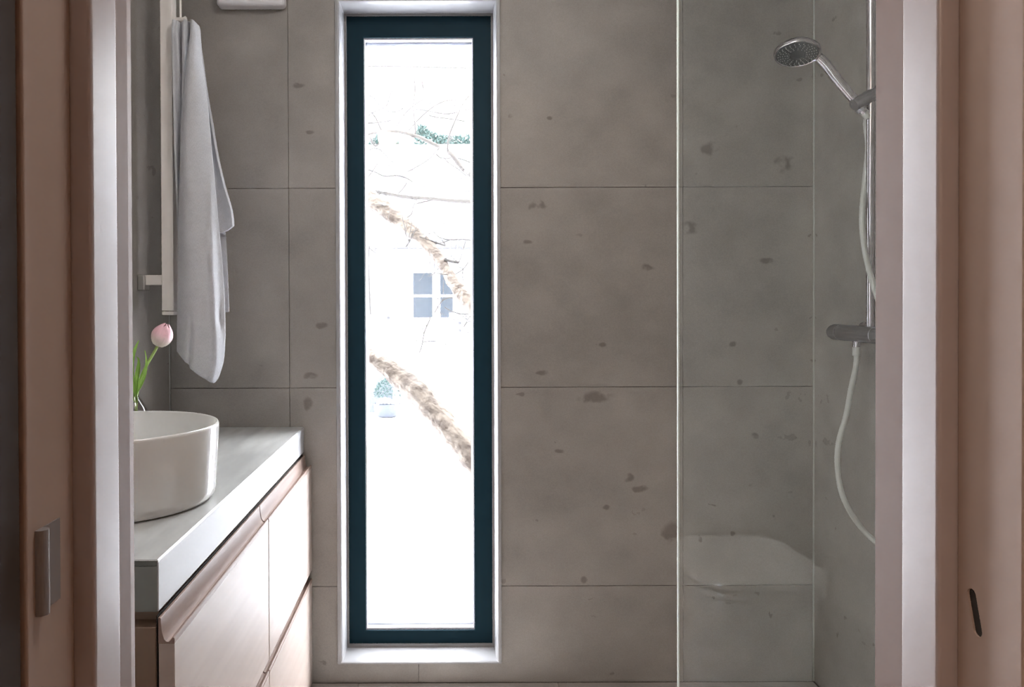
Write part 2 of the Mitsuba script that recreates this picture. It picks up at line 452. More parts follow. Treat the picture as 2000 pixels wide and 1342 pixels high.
def upright(poly, z1):
    return extrude(poly, 0.0, z1, 'xy')
jm = upright(lin_r, DZ)
jm.merge_vertices()
jm = m3.Manifold(m3.Mesh(np.array(jm.vertices, np.float32), np.array(jm.faces, np.uint32)))
assert jm.volume() > 0
add('door_1__jamb', man(jm - capsule(0.49, 0.530)), 'm_jamb_lining', smooth=40, label='latch side jamb with a dark latch slot')
add('door_1__jamb', upright(lin_l, DZ), 'm_jamb_lining', smooth=40, label='hinge side jamb')
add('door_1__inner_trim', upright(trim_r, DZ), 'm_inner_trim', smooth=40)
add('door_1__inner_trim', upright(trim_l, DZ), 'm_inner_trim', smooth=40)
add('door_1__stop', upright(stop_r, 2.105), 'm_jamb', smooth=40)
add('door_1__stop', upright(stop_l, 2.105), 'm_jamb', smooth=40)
add('door_1__head', join(box(-0.356, 0.5, 0.645, 0.728, 2.105, DZ, 0.002), box(-0.36, 0.505, 0.728, 0.846, 2.08, DZ, 0.002)), 'm_jamb_lining', label='head of the door frame')
add('door_1__slot_shade', man(capsule(0.5005, 0.5298, -0.0001)), 'm_recess_shade', label='dark plug painted as the shade inside the latch slot')  # dark filling put in as the shade inside the slot
add('door_1__hinge', join(lathe([(0, 0), (0.0065, 0), (0.0065, 0.075), (0, 0.075)], 16, (-0.3525, 0.664, 0.875)), box(-0.3556, -0.3540, 0.668, 0.700, 0.875, 0.95)), 'm_hinge', smooth=30, label='steel hinge')
add('door_1__leaf', box(-0.3975, -0.3575, -0.20, 0.6405, 0.006, 2.09, 0.002), 'm_door_leaf', label='dark door leaf swung open into the hall')
scene['added_hall_lamp__shade'] = mikit.ply(lathe([(0, -0.03), (0.17, -0.03), (0.185, -0.015), (0.185, 0.0), (0, 0.0)], 32, (LAMPX, LAMPY, ZC - 0.02)), 'm_plastic', emitter={'type': 'area', 'radiance': rgb(*HALL_LIGHT)})  # unseen lamp, put in for the light from the hall
add('added_hall_lamp__base', lathe([(0, 0), (0.12, 0), (0.12, 0.02), (0, 0.02)], 32, (LAMPX, LAMPY, ZC - 0.02)), 'm_plastic', smooth=30)
tag('added_hall_lamp', 'unseen round warm ceiling lamp added to light the hall', 'lamp')
if BL > 0:  # unseen lamp, added as fill light for the bathroom
    scene['fill_lamp__shade'] = mikit.ply(lathe([(0, -0.04), (0.15, -0.04), (0.17, -0.02), (0.17, 0.0), (0, 0.0)], 32, (BLX, BLY, ZC - 0.02)), 'm_plastic', emitter={'type': 'area', 'radiance': rgb(*BATH_FILL)})
    add('fill_lamp__base', lathe([(0, 0), (0.12, 0), (0.12, 0.02), (0, 0.02)], 32, (BLX, BLY, ZC - 0.02)), 'm_plastic', smooth=30)
    tag('fill_lamp', 'unseen round ceiling lamp added as fill light in the bathroom', 'lamp')

# ---------------------------------------------------------------- vanity
CX, NEAR, FAR = -0.412, 1.095, 2.266
SPLIT = 1.699
tag('vanity_cabinet', 'pale pinkish wood vanity cabinet with four finger pull drawers under the basin', 'cabinet')
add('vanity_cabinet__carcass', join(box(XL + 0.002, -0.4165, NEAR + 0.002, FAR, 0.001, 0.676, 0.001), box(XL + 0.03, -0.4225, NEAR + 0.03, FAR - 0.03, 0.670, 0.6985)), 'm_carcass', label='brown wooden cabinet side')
add('vanity_cabinet__gap_shade', box(-0.4163, -0.4150, NEAR + 0.004, FAR, 0.002, 0.692), 'm_recess_shade', label='dark strip painted as the shade behind the drawer fronts')  # dark backing put in as the shade of the drawer gaps
def drawer(y0, y1, z0, z1):
    """front panel with the finger pull along its upper edge: a lip, a cove and the upstand behind it"""
    key = add('vanity_cabinet__drawer', box(-0.4125, -0.389, y0, y1, z0, z1 - 0.0085, 0.0010), 'm_front')
    c = [(-0.4125, z1 - 0.0085), (-0.3890, z1 - 0.0085), (-0.3888, z1 - 0.0015), (-0.3898, z1 + 0.0004), (-0.3917, z1 + 0.0004), (-0.3935, z1 - 0.0012), (-0.3955, z1 - 0.0042), (-0.3985, z1 - 0.0058),
         (-0.4015, z1 - 0.0050), (-0.4043, z1 - 0.0015), (-0.4063, z1 + 0.0045), (-0.4077, z1 + 0.0125), (-0.4084, z1 + 0.0210), (-0.4087, z1 + 0.0285), (-0.4095, z1 + 0.0295), (-0.4125, z1 + 0.0295)]
    add(key + '__finger_pull', extrude(Polygon(c), y0, y1, 'xz'), 'm_pull', smooth=25, label='pinkish wood finger pull')
for z0, z1 in ((0.344, 0.661), (0.006, 0.318)):
    drawer(NEAR + 0.001, SPLIT - 0.0027, z0, z1)
    drawer(SPLIT + 0.0027, FAR, z0, z1)
add('countertop', join(box(XL + 0.001, CX, NEAR, FAR, 0.7655, 0.7755, 0.0016), box(XL + 0.001, CX - 0.004, NEAR + 0.0006, FAR, 0.7000, 0.7655)), 'm_counter')
add('countertop__end', box(XL + 0.001, CX - 0.0012, NEAR - 0.0008, NEAR + 0.0008, 0.7665, 0.7740), 'm_slab_end_shade', label='slab end with its shade painted dark')  # thin skins that paint shade onto the near end of the countertop
add('countertop__end', box(XL + 0.001, CX - 0.0012, NEAR - 0.0008, NEAR + 0.0008, 0.7000, 0.7660), 'm_apron_end_shade', label='end below the slab with its shade painted dark grey')
add('countertop__front_band', box(CX - 0.0045, CX + 0.0006, NEAR + 0.0002, FAR, 0.7000, 0.7722, 0.0006), 'm_counter_front', label='bright white front band')
tag('countertop', 'thick pale grey stone countertop on the vanity cabinet', 'countertop')

bx, by, R, Rb = -0.612, 1.421, 0.187, 0.1785
zb, zr = 0.7757, 0.920
def basin_profile():
    o = [(0, 0.0), (Rb - 0.016, 0.0), (Rb - 0.006, 0.0025), (Rb - 0.001, 0.009), (Rb + 0.002, 0.020)]
    h = zr - zb
    o += [(Rb + (R - Rb) * t ** 0.7, 0.02 + (h - 0.026) * t) for t in np.linspace(0.15, 1, 7)]
    o += [(R - 0.0006, h - 0.003), (R - 0.002, h - 0.0008), (R - 0.004, h), (R - 0.006, h - 0.0008), (R - 0.0074, h - 0.003)]
    o += [(R - 0.0085 - 0.006 * t, h - 0.006 - (h - 0.05) * t) for t in np.linspace(0.1, 1, 6)]
    o += [(R - 0.022, 0.030), (R - 0.04, 0.020), (R - 0.08, 0.015), (0.03, 0.012), (0, 0.012)]
    return o
add('vessel_basin', lathe(basin_profile(), 128, (bx, by, zb)), 'm_ceramic', smooth=40)
tag('vessel_basin', 'round glossy white ceramic vessel basin standing on the countertop', 'basin')
add('vessel_basin__drain', lathe([(0, 0.0), (0.028, 0.0), (0.03, 0.002), (0.03, 0.004), (0, 0.006)], 32, (bx, by, zb + 0.0122)), 'm_chrome', smooth=30, label='chrome drain')

# bud vase and tulip
vx, vy, vz = -0.757, 1.86, 0.7757
VO = [(0.028, 0.0), (0.035, 0.006), (0.040, 0.025), (0.0425, 0.050), (0.0415, 0.075), (0.037, 0.098), (0.029, 0.118), (0.020, 0.132), (0.0130, 0.142), (0.0108, 0.150), (0.0110, 0.156)]
VP = [(0, 0.0)] + VO + [(r - 0.0022, z) for r, z in VO[:1:-1]] + [(0.030, 0.012), (0, 0.010)]
add('bud_vase', lathe(VP, 64, (vx, vy, vz)), 'm_glass', smooth=40)
tag('bud_vase', 'small round clear glass bud vase behind the basin', 'vase')

tag('tulip', 'single pale pink tulip with green leaves leaning out of the bud vase', 'flower')
sb, st = np.array([vx + 0.006, vy, vz + 0.03]), np.array([-0.6945, 1.858, 1.0455])
add('tulip__stem', tube([sb, (vx + 0.006, vy, vz + 0.09), (vx + 0.009, vy, vz + 0.152), (-0.735, 1.859, 0.972), (-0.7155, 1.858, 1.010), st + np.array([0.002, 0, 0.005])], [0.0036] * 6, 12), 'm_stem', smooth=True)
bdir = np.array([0.40, -0.05, 0.91]); bdir /= np.linalg.norm(bdir)
def petal_mesh(phi, inner):
    Rm, H, half = (0.0228 if inner else 0.0250), (0.0575 if inner else 0.0560), math.radians(66 if inner else 62)
    us, vs = np.linspace(-1, 1, 15), np.linspace(0, 1, 22)
    side = np.cross(bdir, [0, 1.0, 0]); side /= np.linalg.norm(side); oth = np.cross(bdir, side)
    P, UV = [], []
    for v in vs:
        r = Rm * (math.sin(math.pi * min(0.985, (0.10 + 0.88 * v))) ** 0.60)
        wd = half * (1 - max(0, (v - 0.60) / 0.40) ** 2.2 * 0.93)
        row = []
        for u in us:
            a = phi + u * wd
            rr = r * (1 - 0.05 * abs(u) ** 2) + (0.0012 if not inner else 0) * abs(u)
            top = H * v - (0.002 * u * u if v > 0.5 else 0)
            row.append(st + bdir * top + (side * math.cos(a) + oth * math.sin(a)) * rr)
            UV.append((u * 0.5 + 0.5, v))
        P.append(row)
    return np.array(P), np.array(UV)
for k in range(6):
    P, UV = petal_mesh(2 * math.pi * k / 6 + 0.95, k % 2)
    add('tulip__petal', sheet(P, 0.0009), 'm_petal', smooth=True, uv=np.vstack([UV, UV]))
def leaf_mesh(pts, w, twist=0.0, curl=0.35):
    p = np.array(pts, float)
    s = np.linspace(0, 1, len(p)); q = np.linspace(0, 1, 24)
    c = CubicSpline(s, p)(q)
    t = np.gradient(c, axis=0); t /= np.linalg.norm(t, axis=1, keepdims=True)
    P, UV = [], []
    for i, v in enumerate(q):
        f = np.array([math.sin(twist * v), -math.cos(twist * v), 0.0])
        b = np.cross(t[i], f); b /= np.linalg.norm(b)
        nrm = np.cross(b, t[i])
        ww = w * (math.sin(math.pi * (0.10 + 0.90 * v)) ** 0.8 * (1 - 0.25 * v) if v < 1 else 0.0) + 0.0006
        row = []
        for u in np.linspace(-1, 1, 9):
            row.append(c[i] + b * ww * u * math.cos(curl * abs(u)) + nrm * ww * curl * u * u)
            UV.append((u * 0.5 + 0.5, v))
        P.append(row)
    UV = np.array(UV)
    return sheet(np.array(P), 0.0007), np.vstack([UV, UV])
for pts, w, tw in (([(-0.749, 1.856, 0.905), (-0.757, 1.846, 0.955), (-0.755, 1.842, 1.005), (-0.7365, 1.845, 1.058)], 0.0095, 0.5),
                   ([(-0.748, 1.853, 0.925), (-0.742, 1.846, 0.965), (-0.735, 1.842, 1.000), (-0.741, 1.840, 1.018)], 0.0075, -0.8),
                   ([(-0.745, 1.852, 0.930), (-0.728, 1.846, 0.960), (-0.7185, 1.842, 0.995), (-0.7215, 1.842, 1.034)], 0.0034, 1.0),
                   ([(-0.751, 1.862, 0.905), (-0.768, 1.868, 0.955), (-0.776, 1.870, 1.000), (-0.772, 1.872, 1.035)], 0.010, 0.2)):
    m, uv = leaf_mesh(pts, w, tw)
    add('tulip__leaf', m, 'm_leaf', smooth=True, uv=uv)

# ---------------------------------------------------------------- towel rail and towel
tag('towel_rail', 'white square towel rail post on a wall arm beside the window', 'towel rail')
add('towel_rail__post', rbox(-0.749, -0.7165, 2.030, 2.066, 1.128, 2.16, 0.0022), 'm_white_metal', smooth=40)
add('towel_rail__end_cap', rbox(-0.7488, -0.7167, 2.0302, 2.0658, 1.1165, 1.1262, 0.002), 'm_white_metal', smooth=40)
for z in (1.211, 2.08):
    add('towel_rail__arm', rbox(XL + 0.0205, -0.7488, 2.036, 2.062, z - 0.0135, z + 0.0135, 0.0015), 'm_white_metal', smooth=40)
    add('towel_rail__wall_plate', rbox(XL + 0.0005, XL + 0.0200, 2.030, 2.068, z - 0.0275, z + 0.0135, 0.003), 'm_steel', smooth=40, label='dark metal wall plate')
add('towel_rail__peg', join(tube([(-0.7166, 2.046, 1.9135), (-0.686, 2.046, 1.9135)], [0.0066, 0.0066], 16, spline=False),
                            lathe([(0, 0), (0.0085, 0), (0.0095, 0.001), (0.0095, 0.004), (0.0085, 0.005), (0, 0.005)], 20, (-0.688, 2.046, 1.9135), [1, 0, 0])), 'm_white_metal', smooth=35)
add('towel_rail__rod', tube([(-0.700, 2.050, 1.921), (-0.700, 2.050, 2.15)], [0.003, 0.003], 12, spline=False), 'm_white_metal', smooth=40)

FRONT = [(1.9043, -0.6617, -0.6481), (1.8798, -0.6617, -0.6427), (1.8188, -0.6631, -0.6319), (1.6887, -0.6725, -0.6156), (1.5422, -0.6814, -0.6034), (1.4459, -0.6861, -0.5953), (1.3483, -0.6888, -0.5871), (1.2521, -0.6915, -0.579), (1.1544, -0.6942, -0.5736), (1.0812, -0.6963, -0.5722), (1.0093, -0.6976, -0.5756), (0.9388, -0.6983, -0.5966)]
FLAP = [(1.8949, -0.6661, -0.6524), (1.8137, -0.6634, -0.6365), (1.727, -0.6551, -0.6262), (1.6293, -0.6441, -0.6104), (1.5481, -0.6331, -0.5973), (1.4738, -0.6262, -0.5808), (1.3761, -0.6166, -0.556), (1.3554, -0.6124, -0.5546)]
BACK = [(1.9032, -0.7123, -0.6648), (1.6937, -0.7095, -0.6341), (1.4842, -0.7039, -0.6005), (1.3543, -0.6983, -0.5852), (1.2551, -0.6913, -0.5796), (1.1294, -0.6843, -0.5754), (1.1043, -0.6815, -0.574)]
GATHER = [(1.9197, -0.7143, -0.6689), (1.8784, -0.7143, -0.6689), (1.7958, -0.7129, -0.6689), (1.6857, -0.7102, -0.6716), (1.5481, -0.706, -0.6799), (1.4105, -0.7019, -0.6826), (1.2453, -0.6991, -0.6826), (1.1352, -0.6978, -0.6826)]
def drape(rows, depth, top, bottom, n=60, m=40):
    r = np.array(rows)[::-1]
    L, Rr = PchipInterpolator(r[:, 0], r[:, 1], extrapolate=True), PchipInterpolator(r[:, 0], r[:, 2], extrapolate=True)
    P = []
    for s in np.linspace(0, 1, n):
        row = []
        for t in np.linspace(0, 1, m):
            z = top(t) + (bottom(t) - top(t)) * s
            zz = min(max(z, r[0, 0]), r[-1, 0])
            row.append((L(zz) + (Rr(zz) - L(zz)) * t, depth(t, z), z))
        P.append(row)
    return np.array(P)
def ss(a, b, x):
    t = min(max((x - a) / (b - a), 0), 1); return t * t * (3 - 2 * t)
def front_bottom(t):
    pts = [(0.0, 1.0215), (0.18, 1.003), (0.40, 0.978), (0.62, 0.959), (0.80, 0.946), (0.96, 0.9375), (1.0, 0.948)]
    return float(np.interp(t, *zip(*pts)))
def fy_(t, z):
    """the front fall of the towel: a soft rounded fold, turned back at both edges, with a few hanging ripples"""
    y = 1.984 + 0.016 * abs(2 * t - 1) ** 3 - 0.010 * ss(0.0, 0.5, t) * ss(1.0, 0.5, t)
    low = ss(1.55, 1.15, z)
    y += 0.007 * math.sin(5.0 * t + 2.5 * z) * ss(1.9, 1.6, z)
    y += 0.009 * math.exp(-((t - (0.36 - 0.25 * (1.05 - z))) / 0.05) ** 2) * ss(1.14, 1.02, z)
    y -= 0.010 * math.exp(-((t - 0.86 - 0.05 * math.sin(9 * z)) / 0.07) ** 2) * low
    y += 0.010 * math.exp(-((t - 0.90) / 0.035) ** 2) * math.exp(-((z - 1.115) / 0.03) ** 2)
    return y + 0.030 * ss(1.78, 1.90, z)
front_l = drape(FRONT, fy_, lambda t: 1.9035 - 0.006 * t - 0.010 * t * t, front_bottom, 110, 60)
flap_l = drape(FLAP, lambda t, z: 2.030 + 0.012 * math.sin(3.1 * t) - 0.006 * t + 0.006 * math.sin(5 * z), lambda t: 1.894, lambda t: 1.3545 - 0.006 * math.sin(math.pi * t) - 0.016 * (1 - t), 50, 20)
flap_in = drape(FLAP, lambda t, z: 2.046 + 0.006 * math.sin(3.1 * t) - 0.018 * t * t + 0.006 * math.sin(5 * z), lambda t: 1.890, lambda t: 1.3525 + 0.004 - 0.026 * (1 - t), 50, 20)
back_l = drape(BACK, lambda t, z: 2.062 + 0.010 * math.sin(9 * t + 2 * z) * (1 - t * 0.6), lambda t: 1.894, lambda t: 1.125 - 0.024 * (1 - t), 60, 30)
gath_l = drape(GATHER, lambda t, z: 2.020 + (0.016 * math.cos(2 * math.pi * (1.75 * t + 0.05)) + 0.006 * math.cos(2 * math.pi * 4.2 * t + 6 * z)) * ss(1.94, 1.86, z) + 0.012 * ss(1.6, 1.3, z), lambda t: 1.9000 - 0.002 * t + 0.002 * math.sin(9 * t), lambda t: 1.13 + 0.1 * t, 60, 60)
crown = drape([(1.9040, -0.6880, -0.6530), (1.895, -0.694, -0.647), (1.87, -0.700, -0.642)], lambda t, z: 2.040 - 0.010 * math.sin(math.pi * t), lambda t: 1.9025 - 0.008 * (2 * t - 1) ** 2, lambda t: 1.872, 12, 16)
add('hand_towel', join(*[sheet(P, th) for P, th in ((front_l, 0.006), (flap_l, 0.006), (flap_in, 0.005), (back_l, 0.005), (gath_l, 0.0045), (crown, 0.005))]), 'm_towel', smooth=60)
tag('hand_towel', 'light grey terry towel hanging in folds from the rail peg', 'towel')

# ventilation cover near the ceiling
tag('ventilation_cover', 'white ventilation cover at the top edge above the towel', 'vent')
add('ventilation_cover', rbox(-0.6565, -0.456, YB - 0.045, YB - 0.0005, 2.0235, 2.2275, 0.012), 'm_plastic', smooth=40)
for k in range(5):
    add('ventilation_cover__slat', box(-0.638, -0.475, YB - 0.049, YB - 0.0445, 2.067 + k * 0.028, 2.079 + k * 0.028, 0.001), 'm_plastic')

# ---------------------------------------------------------------- shower
GY, GX = 1.62, 0.5107
tag('shower_screen', 'clear frameless glass shower screen with a bright polished edge', 'shower screen')
add('shower_screen', trimesh.Trimesh([(GX, GY, 0.012), (XR - 0.004, GY, 0.012), (XR - 0.004, GY, 2.15), (GX, GY, 2.15)], [(0, 1, 2), (0, 2, 3)], process=False), 'm_screen')
add('shower_screen__edge', box(GX - 0.0022, GX + 0.0006, GY - 0.004, GY + 0.004, 0.012, 2.15, 0.0006), 'm_screen_edge', label='bright polished glass edge')
add('shower_screen__wall_channel', box(XR - 0.014, XR - 0.0008, GY - 0.008, GY + 0.008, 0.012, 2.15, 0.001), 'm_steel', label='steel wall channel')

RX, RY = 1.068, 1.875
tag('shower_rail', 'vertical chrome shower riser rail on the right wall', 'shower rail')
add('shower_rail', tube([(RX, RY, 1.083), (RX, RY, 2.12)], [0.0098, 0.0098], 24, spline=False), 'm_chrome', smooth=40)
add('shower_rail__bracket', join(tube([(RX, RY, 2.10), (XR - 0.0008, RY, 2.10)], [0.010, 0.013], 16, spline=False), lathe([(0, 0), (0.020, 0), (0.020, 0.006), (0, 0.008)], 24, (XR - 0.0008, RY, 2.10), [-1, 0, 0])), 'm_chrome', smooth=35)
hz = 1.655
hs, he = np.array([0.955, 1.895, 1.752]), np.array([1.035, 1.880, 1.641])
hd = (hs - he) / np.linalg.norm(hs - he)                                # along the handle, away from the holder
hb = he + np.array([0.003, 0, -0.004])
add('shower_rail__holder', join(tube([(1.024, 1.872, 1.632), (1.062, 1.873, 1.653), (1.098, 1.874, 1.674)], [0.0150, 0.0165, 0.0150], 24, spline=False), tube([hb - hd * 0.020, hb + hd * 0.010], [0.0140, 0.0150], 20, spline=False)), 'm_chrome_dark_reflect', smooth=40, label='chrome sliding holder with dark reflections put into its colour')
tag('hand_shower', 'chrome hand shower with dark round spray face held on the riser rail', 'hand shower')
hl = 0.185
h0 = hb - hd * 0.030
add('hand_shower__handle', tube([h0, hb, hb + hd * 0.04, hb + hd * 0.09, hs, hs + hd * 0.004 + np.array([-0.005, 0.0, 0.003])], [0.0092, 0.0105, 0.0112, 0.0120, 0.0122, 0.0115], 24), 'm_chrome', smooth=40)
nrm = np.array([-0.15, -0.28, -0.95]); nrm /= np.linalg.norm(nrm)
hc = np.array([0.8975, 1.900, 1.771])
add('hand_shower__head', lathe([(0, -0.022), (0.018, -0.0212), (0.034, -0.018), (0.046, -0.0125), (0.0525, -0.006), (0.0545, 0.000), (0.0535, 0.0045), (0.0515, 0.0055), (0.049, 0.0035), (0, 0.0035)], 56, hc, nrm), 'm_chrome', smooth=35)
add('hand_shower__spray_face', lathe([(0, 0.0020), (0.0487, 0.0020), (0.0487, 0.0048), (0.046, 0.0062), (0.018, 0.0067), (0.016, 0.0052), (0, 0.0047)], 56, hc, nrm), 'm_spray', smooth=30, label='dark grey spray face')
ua = np.cross(nrm, [0, 1.0, 0]); ua /= np.linalg.norm(ua); ub = np.cross(nrm, ua)
noz = []
for r_, c_ in ((0.0225, 16), (0.0280, 16), (0.0335, 22), (0.0390, 22), (0.0440, 26)):
    for k in range(c_):
        a = 2 * math.pi * (k + 0.5 * (c_ == 22)) / c_
        q = hc + ua * math.cos(a) * r_ + ub * math.sin(a) * r_ + nrm * 0.0060
        noz.append(lathe([(0, 0), (0.0013, 0), (0.0010, 0.0018), (0, 0.0020)], 8, q, nrm))
add('hand_shower__nozzles', join(*noz), 'm_nozzle', label='rings of small pale nozzles')
tag('hand_shower__nozzles', kind='stuff')

MZ, MX = 1.0645, 1.066
tag('shower_mixer', 'horizontal chrome thermostatic shower mixer below the riser rail', 'shower mixer')
add('shower_mixer__body', lathe([(0, 0), (0.0200, 0.0), (0.0212, 0.002), (0.0212, 0.158), (0.0200, 0.16), (0, 0.16)], 40, (MX, 1.846, MZ), [0, 1, 0]), 'm_chrome_dark_reflect', smooth=35)
add('shower_mixer__knob', lathe([(0, 0), (0.0205, 0.0), (0.0215, 0.002), (0.0212, 0.030), (0.0185, 0.042), (0.012, 0.046), (0, 0.047)], 40, (MX, 2.0085, MZ), [0, 1, 0]), 'm_chrome_dark_reflect', smooth=35)
add('shower_mixer__knob', lathe([(0, 0), (0.0205, 0.0), (0.0215, 0.002), (0.0212, 0.030), (0.0185, 0.042), (0.012, 0.046), (0, 0.047)], 40, (MX, 1.8435, MZ), [0, -1, 0]), 'm_chrome_dark_reflect', smooth=35)
for y in (1.862, 1.992):
    add('shower_mixer__wall_union', lathe([(0, 0), (0.028, 0), (0.027, 0.008), (0.013, 0.012), (0.013, 0.045), (0, 0.045)], 28, (XR - 0.0008, y, MZ), [-1, 0, 0]), 'm_chrome', smooth=35)
add('shower_mixer__outlet', join(tube([(MX, 1.935, MZ - 0.018), (MX, 1.935, MZ - 0.034)], [0.0085, 0.0085], 18, spline=False)), 'm_chrome', smooth=35)

HY = 1.935
tag('shower_hose', 'pale shower hose hanging in a loop from the mixer', 'hose')
hose = [(MX, HY, MZ - 0.050), (MX - 0.001, HY - 0.002, 0.99), (MX - 0.012, HY, 0.93), (1.040, HY, 0.855), (1.021, HY, 0.785), (1.017, 1.932, 0.715), (1.026, 1.928, 0.655), (1.050, 1.922, 0.600),
        (1.088, 1.905, 0.548), (1.103, 1.87, 0.535), (1.103, 1.80, 0.575), (1.100, 1.755, 0.70), (1.094, 1.745, 0.90), (1.070, 1.790, 1.06), (1.0535, 1.823, 1.161), (1.047, 1.838, 1.211), (1.041, 1.849, 1.262), (1.0395, 1.862, 1.351),
        (1.055, 1.882, 1.420), (1.070, 1.896, 1.49), (1.072, 1.8965, 1.56), (1.064, 1.889, 1.595), h0 - hd * 0.010]
add('shower_hose', tube(hose, [0.0068] * len(hose), 14, per=7), 'm_hose', smooth=True)
add('shower_hose__nut', lathe([(0, -0.022), (0.009, -0.022), (0.0098, -0.019), (0.0098, -0.003), (0.009, 0), (0, 0)], 12, (MX, HY, MZ - 0.0346)), 'm_hose', smooth=30, label='hose coupling nut')
add('shower_hose__nut', tube([h0 - hd * 0.014, h0 + hd * 0.002], [0.0080, 0.0098], 14, spline=False), 'm_hose', smooth=30, label='hose coupling nut')

# toilet on the doorway wall: seen in the photograph as a faint mirror image in the shower screen
tag('toilet', 'white toilet mirrored faintly in the shower screen glass', 'toilet')
TX, TY0, TY1 = 0.848, YF + TT + 0.001, 1.312
def oval(w, y0, y1, z, n=64, sq=3.6):
    pts = []
    for k in range(n):
        a = 2 * math.pi * k / n
        c, s = math.cos(a), math.sin(a)
        e = sq if s > 0 else 5.0
        x = TX + w * math.copysign(abs(c) ** (2 / e), c)
        y = (y0 + y1) / 2 + (y1 - y0) / 2 * math.copysign(abs(s) ** (2 / e), s)
        pts.append((x, y, z))
    return pts
def solid_loft(rings):
    m = loft(rings, closed=False)
    n = len(rings[0]); V = np.array(m.vertices); F = [tuple(f) for f in m.faces]
    a, b = V[:n].mean(0), V[-n:].mean(0)
    V = np.vstack([V, [a], [b]])
    for j in range(n):
        k = (j + 1) % n
        F += [(len(V) - 2, k, j), (len(V) - 1, len(V) - 1 - 1 - n + j, len(V) - 1 - 1 - n + k)]
    return trimesh.Trimesh(V, np.array(F), process=False)
bowl = [oval(0.168, TY0, TY1 - 0.10, 0.0012), oval(0.174, TY0, TY1 - 0.085, 0.02), oval(0.178, TY0, TY1 - 0.065, 0.12), oval(0.180, TY0, TY1 - 0.05, 0.24), oval(0.178, TY0, TY1 - 0.018, 0.340), oval(0.178, TY0, TY1 - 0.01, 0.366), oval(0.170, TY0, TY1 - 0.02, 0.3705)]
add('toilet__bowl', solid_loft(bowl), 'm_toilet', smooth=50)
seat = [oval(0.180, TY0 + 0.06, TY1, 0.3775), oval(0.185, TY0 + 0.06, TY1 + 0.003, 0.381), oval(0.185, TY0 + 0.06, TY1 + 0.003, 0.393), oval(0.181, TY0 + 0.06, TY1, 0.3965)]
add('toilet__seat', solid_loft(seat), 'm_toilet', smooth=50)
add('toilet__hinge', box(TX - 0.10, TX + 0.10, TY0 + 0.064, TY0 + 0.085, 0.3700, 0.4045, 0.002), 'm_toilet')
lid = [oval(0.180, TY0 + 0.06, TY1, 0.4035), oval(0.186, TY0 + 0.06, TY1 + 0.004, 0.4075), oval(0.186, TY0 + 0.06, TY1 + 0.004, 0.418), oval(0.180, TY0 + 0.063, TY1 - 0.002, 0.425), oval(0.165, TY0 + 0.07, TY1 - 0.015, 0.428)]
add('toilet__lid', solid_loft(lid), 'm_toilet', smooth=50)

# ---------------------------------------------------------------- outdoors
add('ground', box(-40, 40, YB + 0.19, 60, -0.6, -0.30), 'm_snow')
tag('ground', 'snow covered yard between the window and the white house', kind='structure')

HYW = 10.0
tag('house', 'snow roofed white house across the yard with two doors', 'house')
add('house__wall', box(-6, 6, HYW, HYW + 5.0, -0.32, 1.93), 'm_house')
roof = Polygon([(9.45, 1.93), (9.45, 2.02), (13.0, 3.86), (16.5, 2.02), (16.5, 1.93)])
add('house__roof', extrude(roof, -6.4, 6.4, 'yz'), 'm_snow', label='snow covered roof')
x, k = -0.605, 0
while x < 1.2:
    w = (0.062, 0.156, 0.104, 0.092)[k % 4]
    add('house__fascia_board', box(x, x + w - 0.006, 9.42 - 0.006 * (k % 2), 9.45, 1.812, 1.929, 0.002), 'm_fascia' if k % 3 else 'm_fascia_pale')
    x += w; k += 1
add('house__gutter', tube([(-0.605, 9.40, 1.807), (1.2, 9.40, 1.807)], [0.010, 0.010], 10, spline=False), 'm_lever', label='dark gutter edge')
add('house__fascia_board', box(-0.815, -0.745, 9.42, 9.45, 1.785, 1.93, 0.002), 'm_fascia_pale')
for x0, x1 in ((-1.40, -0.62), (-0.475, 0.34)):
    d = add('house__door', box(x0, x1, HYW - 0.035, HYW + 0.001, -0.20, 1.80, 0.004), 'm_house', label='white house door' + (' with four panes' if x0 > -1 else ''))
    if x0 > -1:
        for a, b in ((-0.357, -0.103), (0.0, 0.166)):
            for z0, z1 in ((0.945, 1.215), (1.248, 1.535)):
                add(d + '__pane', box(a, b, HYW - 0.040, HYW - 0.034, z0, z1, 0.001), 'm_house_glass', label='blue grey door pane')
        add(d + '__lock', lathe([(0, 0), (0.024, 0), (0.020, 0.012), (0, 0.012)], 20, (0.255, HYW - 0.035, 0.872), [0, -1, 0]), 'm_lever', label='round lock')
        add(d + '__lever', join(lathe([(0, 0), (0.022, 0), (0.018, 0.012), (0, 0.012)], 20, (0.258, HYW - 0.035, 0.772), [0, -1, 0]), tube([(0.258, HYW - 0.05, 0.772), (0.175, HYW - 0.06, 0.768)], [0.008, 0.006], 8, spline=False)), 'm_lever', label='dark door lever')
        add(d + '__plate', box(0.115, 0.165, HYW - 0.046, HYW - 0.0405, 0.948, 1.01, 0.001), 'm_house', label='small white plate on the lowest pane')
    else:
        add(d + '__lock', lathe([(0, 0), (0.024, 0), (0.020, 0.012), (0, 0.012)], 20, (-0.685, HYW - 0.035, 0.942), [0, -1, 0]), 'm_lever', label='round lock')
        add(d + '__lever', tube([(-0.76, HYW - 0.05, 0.938), (-0.725, HYW - 0.055, 0.945)], [0.007, 0.006], 8, spline=False), 'm_lever', label='dark door lever')
add('leaning_board', box(-0.945, -0.63, HYW - 0.09, HYW - 0.05, -0.30, 0.32, 0.004), 'm_board')
tag('leaning_board', 'pale blue board leaning on the house wall behind the potted shrub', 'board')

